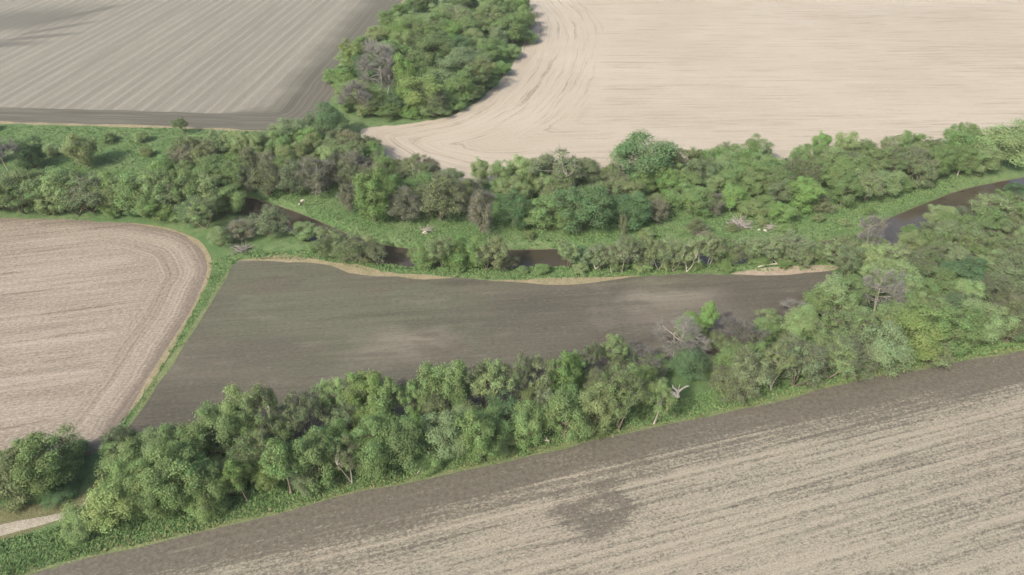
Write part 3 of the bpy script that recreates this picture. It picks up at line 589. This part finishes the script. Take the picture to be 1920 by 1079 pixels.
fill('clump', [(640, 205), (700, 222), (830, 222), (905, 186), (965, 112), (992, 55), (958, -20), (950, -90), (830, -90), (795, -10), (770, 40), (715, 75), (640, 150)], 5.4, 80, {'round': 7, 'sparse': 1, 'tall': 1}, {'mid': 5, 'light': 3, 'bright': 2, 'grey': 1, 'yellow': 1, 'blue': 1}, (9, 13), (10, 15), 21)
T('left', *[(x, 400 + (x * 7) % 9 + (4 if x > 200 else 0), 316 + (x * 11) % 17, 72 + (x * 5) % 22, ('round', 'round', 'bush', 'round', 'sparse')[i % 5], ('mid', 'light', 'mid', 'grey', 'mid', 'olive')[i % 6]) for i, x in enumerate(range(-70, 400, 27))])
fill('left', [(-120, 365), (0, 355), (120, 360), (240, 350), (360, 345), (450, 345), (470, 365), (410, 400), (400, 440), (360, 428), (240, 412), (0, 405), (-120, 408)], 5.0, 48, {'round': 6, 'twiggy': .6, 'sparse': 1, 'bush': 1}, GEN, (6.5, 9), (7.5, 11), 22)
fill('meadow', [(-60, 245), (500, 258), (560, 290), (470, 330), (300, 325), (100, 330), (-60, 320)], 8.0, 13, {'bush': 6, 'round': 1, 'sparse': 1}, {'mid': 3, 'light': 2, 'olive': 2, 'grey': 1}, (5.5, 8), (5, 9), 23)
fill('mid', [(330, 300), (400, 285), (470, 285), (600, 262), (690, 290), (760, 325), (900, 350), (930, 400), (860, 395), (780, 360), (640, 360), (560, 350), (470, 345), (340, 335)], 4.8, 40, {'twiggy': 3.5, 'round': 5, 'bush': 2, 'sparse': 1}, {'olive': 3, 'grey': 2, 'brown': .7, 'mid': 2, 'light': 1}, (6, 9.5), (6, 10), 24)
fill('north', [(930, 350), (1100, 338), (1280, 322), (1400, 312), (1560, 305), (1720, 292), (1810, 272), (1850, 320), (1760, 345), (1690, 372), (1580, 395), (1440, 402), (1300, 415), (1180, 420), (960, 430)], 5.0, 74, {'round': 7, 'sparse': 1, 'twiggy': 1.2, 'tall': .6, 'bush': .6}, {'mid': 6, 'light': 2, 'olive': 1.2, 'grey': 1.2, 'bright': 1}, (6.5, 10), (7.5, 11.5), 25)
fill('north', [(960, 448), (1250, 440), (1500, 425), (1640, 405), (1560, 440), (1300, 452), (980, 458)], 7.0, 11, {'bush': 5, 'twiggy': 1}, {'mid': 3, 'light': 2, 'olive': 2, 'grey': 1}, (3.5, 6), (3.5, 6), 33)
fill('bank', [(560, 470), (700, 490), (900, 505), (1100, 508), (1350, 500), (1600, 490), (1650, 505), (1400, 512), (1100, 520), (900, 520), (700, 505), (570, 485)], 4.2, 14, {'bush': 5, 'twiggy': 2, 'sparse': 1}, {'mid': 3, 'light': 3, 'olive': 1}, (4.5, 6), (4, 6.5), 26)
fill('wood_right', [(1490, 640), (1540, 590), (1580, 530), (1650, 500), (1760, 470), (1900, 440), (2020, 420), (2020, 560), (1900, 590), (1700, 640), (1560, 670)], 4.9, 52, {'round': 6, 'sparse': 2, 'twiggy': 1.6, 'tall': 1, 'bush': .5}, {'mid': 4, 'light': 4, 'olive': 1.5, 'grey': 2, 'blue': .6}, (6, 9), (7, 10.5), 27)
fill('east', [(1700, 440), (1800, 420), (1920, 385), (2040, 370), (2040, 420), (1900, 445), (1760, 470)], 5.0, 12, {'round': 5, 'sparse': 2, 'twiggy': 1}, {'mid': 4, 'light': 3, 'grey': 1}, (5.5, 8), (7, 10), 28)
fill('front1', [(250, 920), (450, 880), (700, 845), (940, 800), (960, 840), (760, 895), (560, 935), (330, 985), (260, 975)], 3.4, 46, {'round': 4, 'bush': 5, 'sparse': 1, 'twiggy': .7}, {'mid': 5, 'bright': 1, 'olive': 1, 'light': 1, 'blue': 1}, (6.5, 9), (6.5, 9), 29)
fill('front2', [(960, 800), (1200, 755), (1450, 690), (1700, 640), (2010, 580), (2010, 620), (1900, 640), (1700, 690), (1480, 735), (1380, 745), (1200, 780), (980, 840)], 3.7, 62, {'round': 5, 'sparse': 2, 'twiggy': 2, 'bush': 4}, {'mid': 5, 'light': 2, 'olive': 2, 'grey': 2}, (6, 8.5), (6.5, 9.5), 30)
fill('back1', [(225, 880), (430, 870), (640, 840), (930, 780), (950, 800), (700, 845), (450, 885), (240, 920)], 3.6, 20, {'bush': 4, 'round': 2, 'sparse': 1}, {'mid': 4, 'olive': 1, 'light': 1}, (5.5, 7.5), (5.5, 8), 31)
fill('back2', [(950, 770), (1200, 715), (1460, 640), (1480, 660), (1300, 715), (960, 800)], 4.2, 18, {'bush': 3, 'twiggy': 2, 'round': 2, 'sparse': 1}, {'mid': 3, 'light': 2, 'olive': 2, 'grey': 1}, (4.5, 6.5), (5.5, 7.5), 32)

ORD = 'first second third fourth fifth sixth seventh eighth ninth tenth eleventh twelfth thirteenth fourteenth fifteenth sixteenth seventeenth eighteenth nineteenth twentieth'.split()
sets = {}
for t in TREES:
    t['sx'] = screen(t['x'], t['y'], t['h'] * .6)[0]
    if not t['label']: sets.setdefault((t['zone'], t['kind'], t['tint']), []).append(t)
for (z, k, ti), L in sets.items():
    L.sort(key=lambda t: t['sx'])
    for i, t in enumerate(L):
        word = f"{WORD[ti]} {FORM[k][1]}" if k != 'bare' else 'bare grey tree'
        o_ = ORD[i] if i < 20 else f'{i + 1}th'
        t['label'] = f"{word} {ZONE[z][0]}" if len(L) == 1 else f"{o_} {word} from the left {ZONE[z][0]}"
rng = np.random.default_rng(5)
def build_tree(t):
    cat, _, name = FORM[t['kind']]
    root = obj(name, None, loc=(t['x'], t['y'], t['z'])); root.rotation_euler.z = rng.uniform(0, 6.28)
    tag(root, t['label'], cat, ZONE[t['zone']][1])
    pr = PROTO[t['kind']][rng.integers(len(PROTO[t['kind']]))]
    s = t['w'] / 8.0 * rng.uniform(.97, 1.06); sc = (s * rng.uniform(.93, 1.07), s * rng.uniform(.93, 1.07), t['h'] / 10.0)
    root.rotation_euler.x, root.rotation_euler.y = rng.normal(0, .05, 2)
    bark = (.36, .34, .29) if t['pale'] else (.17, .145, .115)
    bark = np.array(bark) * rng.uniform(.85, 1.15)
    for part, me in pr.items():
        o = obj(part, me, root); o.scale = sc
        if part == 'crown':
            c = np.array(TINT[t['tint']]) * np.array((1.13, 1.20, 1.08)) * rng.uniform(.86, 1.16) * rng.uniform(.965, 1.035, 3)
        elif part == 'twigs':
            o['kind'] = 'stuff'
            c = np.array((.19, .19, .172)) if t['tint'] in ('brown', 'bare') else np.array((.150, .155, .112))
            if t['pale']: c = c * 1.3
        else: c = bark
        o.color = (*c, 1)
    return root
for t, z_ in zip(TREES, ground_z(np.array([(t['x'], t['y']) for t in TREES]))): t['z'] = float(z_); build_tree(t)
print('trees', len(TREES), {k: sum(1 for t in TREES if t['kind'] == k) for k in FORM})

# ------------------------------------------------------------------ grass and weeds
def mat_grass():
    n = Nodes('grass_blades'); v = n.attr('var'); y = n.attr('dry')
    c = n.mix(v, alb(130, 168, 102, K), alb(168, 196, 130, K)); c = n.mix(y, c, n.mix(v, alb(164, 172, 112, K), alb(196, 194, 144, K)))
    n.color(c); tr = n.n('ShaderNodeBsdfTranslucent', {'Color': c}); ms = n.n('ShaderNodeMixShader', {0: .3, 1: n.b.outputs[0], 2: tr.outputs[0]})
    n.t.links.new(ms.outputs[0], n.out.inputs[0]); return n.m
M_GRASS = mat_grass()
def grass(name, poly_px, dens, hgt, label, seed, dry_line=None, dry_w=1.6):
    poly = gps(poly_px); r = np.random.default_rng(seed); lo, hi = poly.min(0), poly.max(0)
    P = r.uniform(lo, hi, (int(dens * np.prod(hi - lo)), 2)); P = P[inside(P, poly)]
    ok = river_d(P) > 4.4
    for f in FIELDS: ok &= ~inside(P, f)
    ok &= dist_to(P, gps(TRACK_PX)) > 2.2
    P = P[ok]; n = len(P)
    if not n: return
    pz = ground_z(P); dry = np.zeros(n)
    if dry_line is not None: dry = (r.random(n) < np.exp(-(dist_to(P, resample(gps(dry_line), 3)) / dry_w) ** 2) * .28).astype(float)
    dry = np.maximum(dry, (r.random(n) < .02) * .6)
    clump = .5 + .5 * np.sin(P[:, 0] * .9 + 2 * np.sin(P[:, 1] * .31)) * np.sin(P[:, 1] * 1.1 + 2 * np.sin(P[:, 0] * .23))
    hh = hgt * r.uniform(.45, 1.2, n) * (.55 + .75 * clump); V = []; va = []; dr = []
    for _ in range(5):
        a = r.uniform(0, 6.28, n); lean = r.uniform(.4, 1.5, n) * hh; b = .10 + .10 * r.random(n); o = r.normal(0, .12, (n, 2)); base = np.c_[P + o, pz - .02]
        d = np.c_[np.cos(a), np.sin(a), np.zeros(n)]; e = np.c_[-np.sin(a), np.cos(a), np.zeros(n)]
        tip = base + d * lean[:, None] + np.c_[np.zeros((n, 2)), hh]
        V.append(np.stack([base - e * b[:, None], base + e * b[:, None], tip], 1)); va.append(np.repeat(r.random(n), 3)); dr.append(np.repeat(dry, 3))
    V = np.vstack(V).reshape(-1, 3); f = np.arange(len(V)).reshape(-1, 3)
    o = obj(name, mesh(name, V, f, M_GRASS, False, {'var': np.concatenate(va), 'dry': np.concatenate(dr)}))
    tag(o, label, 'grass', kind='stuff')
grass('verge_weeds', [(-60, 1000), (150, 960), (330, 950), (560, 905), (800, 860), (1000, 820), (1200, 770), (1400, 715), (1700, 655), (2000, 590), (2000, 650), (1920, 660), (1800, 680), (1600, 716), (1400, 768), (1200, 807), (1000, 854), (640, 930), (500, 970), (250, 1026), (60, 1076), (-60, 1100)], 9, .4, 'lush green weeds along the edge of the foreground field', 41, NEAR_EDGE)
grass('meadow_grass', [(470, 375), (560, 340), (760, 340), (900, 380), (960, 420), (1140, 440), (1250, 400), (1480, 400), (1680, 365), (1800, 330), (1860, 345), (1700, 410), (1640, 450), (1300, 470), (1000, 472), (760, 470), (650, 450), (540, 400)], 3, .34, 'green grass of the meadow beside the river', 42)
grass('meadow_grass', [(-60, 236), (300, 240), (520, 250), (560, 290), (440, 330), (-60, 330)], 2.5, .3, 'light green grass on the strip below the striped field', 43)
grass('bank_grass', [(380, 500), (450, 470), (600, 470), (900, 500), (1300, 495), (1640, 470), (1620, 505), (1330, 512), (1000, 526), (850, 520), (690, 508), (600, 487), (446, 488)], 4, .36, 'green grass between the river and the dark field', 44, CENTRAL_TOP, 1.4)
grass('strip_grass', [(390, 495), (446, 486), (440, 500), (240, 815), (215, 812), (270, 732), (340, 620), (388, 530)], 7, .22, 'short green grass on the strip between left field and dark field', 46, CENTRAL_LEFT, 1.0)
grass('track_grass', [(-60, 1020), (60, 990), (170, 960), (260, 1000), (60, 1070), (-60, 1100)], 6, .4, 'rough green grass below the gravel track', 45)

# ------------------------------------------------------------------ fallen wood and stones
def brush_pile(px, py, rad, n, col, label, seed):
    r = np.random.default_rng(seed); p = gp(px, py); tb = Tubes()
    for _ in range(n):
        a, b = r.uniform(0, 6.28, 2); d = r.uniform(0, rad * .6); L = r.uniform(.5, 1.3) * rad
        s = np.array((d * math.cos(a), d * math.sin(a), r.uniform(.05, .35 * rad))); e = s + np.array((L * math.cos(b), L * math.sin(b), r.uniform(-.1, .45) * rad)); e[2] = max(.05, e[2])
        tb.add(curve3(s, e, r, 5, .1), np.linspace(r.uniform(.05, .12), .025, 5), 5)
    root = obj('brush_pile', tb.mesh('brush_pile'), loc=(p[0], p[1], float(ground_z(p[None])[0]))); root.color = (*col, 1)
    tag(root, label, 'brush pile', 'brush piles in the river meadow')
brush_pile(1385, 425, 3.0, 110, (.33, .31, .28), 'pale heap of dead branches in the meadow', 61)
brush_pile(1312, 440, 2.7, 70, (.25, .23, .2), 'low brown heap of dead brush left of the pale heap', 62)
brush_pile(1440, 428, 1.9, 40, (.34, .32, .27), 'small tan heap of sticks right of the pale heap', 63)
brush_pile(455, 470, 2.6, 60, (.25, .235, .21), 'grey heap of brush by the corner of the dark field', 64)
brush_pile(800, 434, 1.6, 40, (.34, .32, .27), 'small pale heap of sticks left in the river meadow', 65)
def log(px0, py0, px1, py1, r0, col, label, seed, lift=.4, limbs=3):
    r = np.random.default_rng(seed); a, b = gp(px0, py0), gp(px1, py1); tb = Tubes(); z0, z1 = (float(ground_z(q[None])[0]) for q in (a, b))
    A = np.array((0, 0, z0 + r0 * .8)); B = np.array((*(b - a), z1 + r0 + lift)); p = curve3(A, B, r, 9, .05); tb.add(p, np.linspace(r0, r0 * .4, 9), 7)
    for k in range(limbs):
        q = p[4 + k]; e = q + np.array((*r.normal(0, 1.2, 2), r.uniform(.2, 1.4))); tb.add(curve3(q, e, r, 5, .1), np.linspace(r0 * .45, .03, 5), 5)
    o = obj('fallen_log', tb.mesh('fallen_log'), loc=(a[0], a[1], 0)); o.color = (*col, 1); tag(o, label, 'log', 'fallen logs')
log(1420, 502, 1478, 494, .22, (.48, .46, .38), 'long pale log lying on grass above the sandy strip', 71)
log(1590, 458, 1642, 448, .2, (.55, .5, .42), 'pale log on the water line at the river bend', 72, .2)
log(782, 890, 802, 868, .14, (.4, .37, .3), 'grey fallen trunk in the dark gap of the foreground belt', 73, .6)
log(1018, 826, 1030, 832, .15, (.5, .48, .38), 'pale broken limb at the foot of the foreground trees', 74, .5)
# the pale broken fork in the near belt: two arms from one stump, with a stripped white slab of trunk
def snag():
    p = gp(1270, 746); r = np.random.default_rng(81); root = obj('broken_tree', None, loc=(p[0], p[1], 0)); root.scale = (.72,) * 3; tag(root, 'white broken forked tree trunk in the grassy gap of the foreground belt', 'dead tree')
    def part(name, tubes):
        tb = Tubes()
        for a, b, r0, r1, bend in tubes: tb.add(curve3(a, b, r, 8, bend, .15), np.linspace(r0, r1, 8), 8)
        o = obj(name, tb.mesh(name), root); o.color = (.66, .61, .53, 1)
    part('stump', [((0, 0, -.2), (-.1, .1, 2.0), .42, .34, .03)])
    part('limb', [((-.1, .1, 1.8), (-1.6, .6, 3.4), .34, .26, .05), ((-1.5, .5, 3.2), (-1.9, .5, 4.4), .22, .05, .05)])
    part('limb', [((-.1, .1, 1.7), (2.7, 1.2, 3.3), .30, .14, .06), ((2.6, 1.2, 3.2), (3.3, 1.6, 2.7), .14, .05, .05)])
    part('limb', [((-.1, .1, 2.0), (.2, .6, 4.6), .16, .05, .05)])
snag()
def rock(px, py, s, col, label, seed):
    r = np.random.default_rng(seed); p = gp(px, py); n_t, n_p = 9, 14; V = []; F = []
    k = r.normal(0, 1, (5, 3)); ph = r.uniform(0, 6.28, 5)
    for i in range(n_t + 1):
        for j in range(n_p):
            th = math.pi * i / n_t; a = 2 * math.pi * j / n_p; d = np.array((math.sin(th) * math.cos(a), math.sin(th) * math.sin(a), math.cos(th)))
            q = 1 + sum(.12 * math.sin(2.2 * (kk @ d) + pp) for kk, pp in zip(k, ph)); V.append(d * q * s * np.array((1, .75, .6)) + np.array((0, 0, s * .3)))
    for i in range(n_t):
        for j in range(n_p): F.append((i * n_p + j, (i + 1) * n_p + j, (i + 1) * n_p + (j + 1) % n_p, i * n_p + (j + 1) % n_p))
    o = obj('boulder', mesh('boulder', V, F, M_BARK, False), loc=(p[0], p[1], float(ground_z(p[None])[0]))); o.color = (*col, 1); o.rotation_euler.z = r.uniform(0, 6); tag(o, label, 'rock', 'pale boulders')
rock(1262, 741, 1.1, (.62, .58, .52), 'white boulder at the foot of the white broken tree', 91)
for x, y, s, l in ((568, 378, .9, 'pale boulder among weeds left of the river meadow'), (562, 384, .7, 'smaller pale boulder beside the one left of the meadow'), (797, 438, .8, 'pale boulder at the near edge of the river meadow'), (1423, 432, .6, 'little pale boulder between the two right-hand brush heaps'), (1435, 433, .7, 'pale boulder touching the small tan stick heap'), (612, 432, .8, 'pale boulder on the bank above the river bend at left')):
    rock(x, y, s * .75, (.36, .34, .29), l, int(x))


# ------------------------------------------------------------------ air
def haze(density):
    m = bpy.data.materials.new('thin_haze'); m.use_nodes = True; nt = m.node_tree; nt.nodes.remove(nt.nodes['Principled BSDF'])
    pv = nt.nodes.new('ShaderNodeVolumePrincipled'); pv.inputs['Density'].default_value = density; pv.inputs['Color'].default_value = (.95, .95, .93, 1); pv.inputs['Anisotropy'].default_value = .2
    nt.links.new(pv.outputs[0], nt.nodes['Material Output'].inputs['Volume'])
    a, z0, z1 = 4200.0, -4.0, 106.0
    V = [(x, y, z) for z in (z0, z1) for x, y in ((-a, -a), (a, -a), (a, a), (-a, a))]
    o = obj('haze', mesh('haze', V, [(3, 2, 1, 0), (4, 5, 6, 7), (0, 1, 5, 4), (1, 2, 6, 5), (2, 3, 7, 6), (3, 0, 4, 7)], m)); tag(o, 'thin pale haze over the fields', kind='stuff')
haze(.0001)
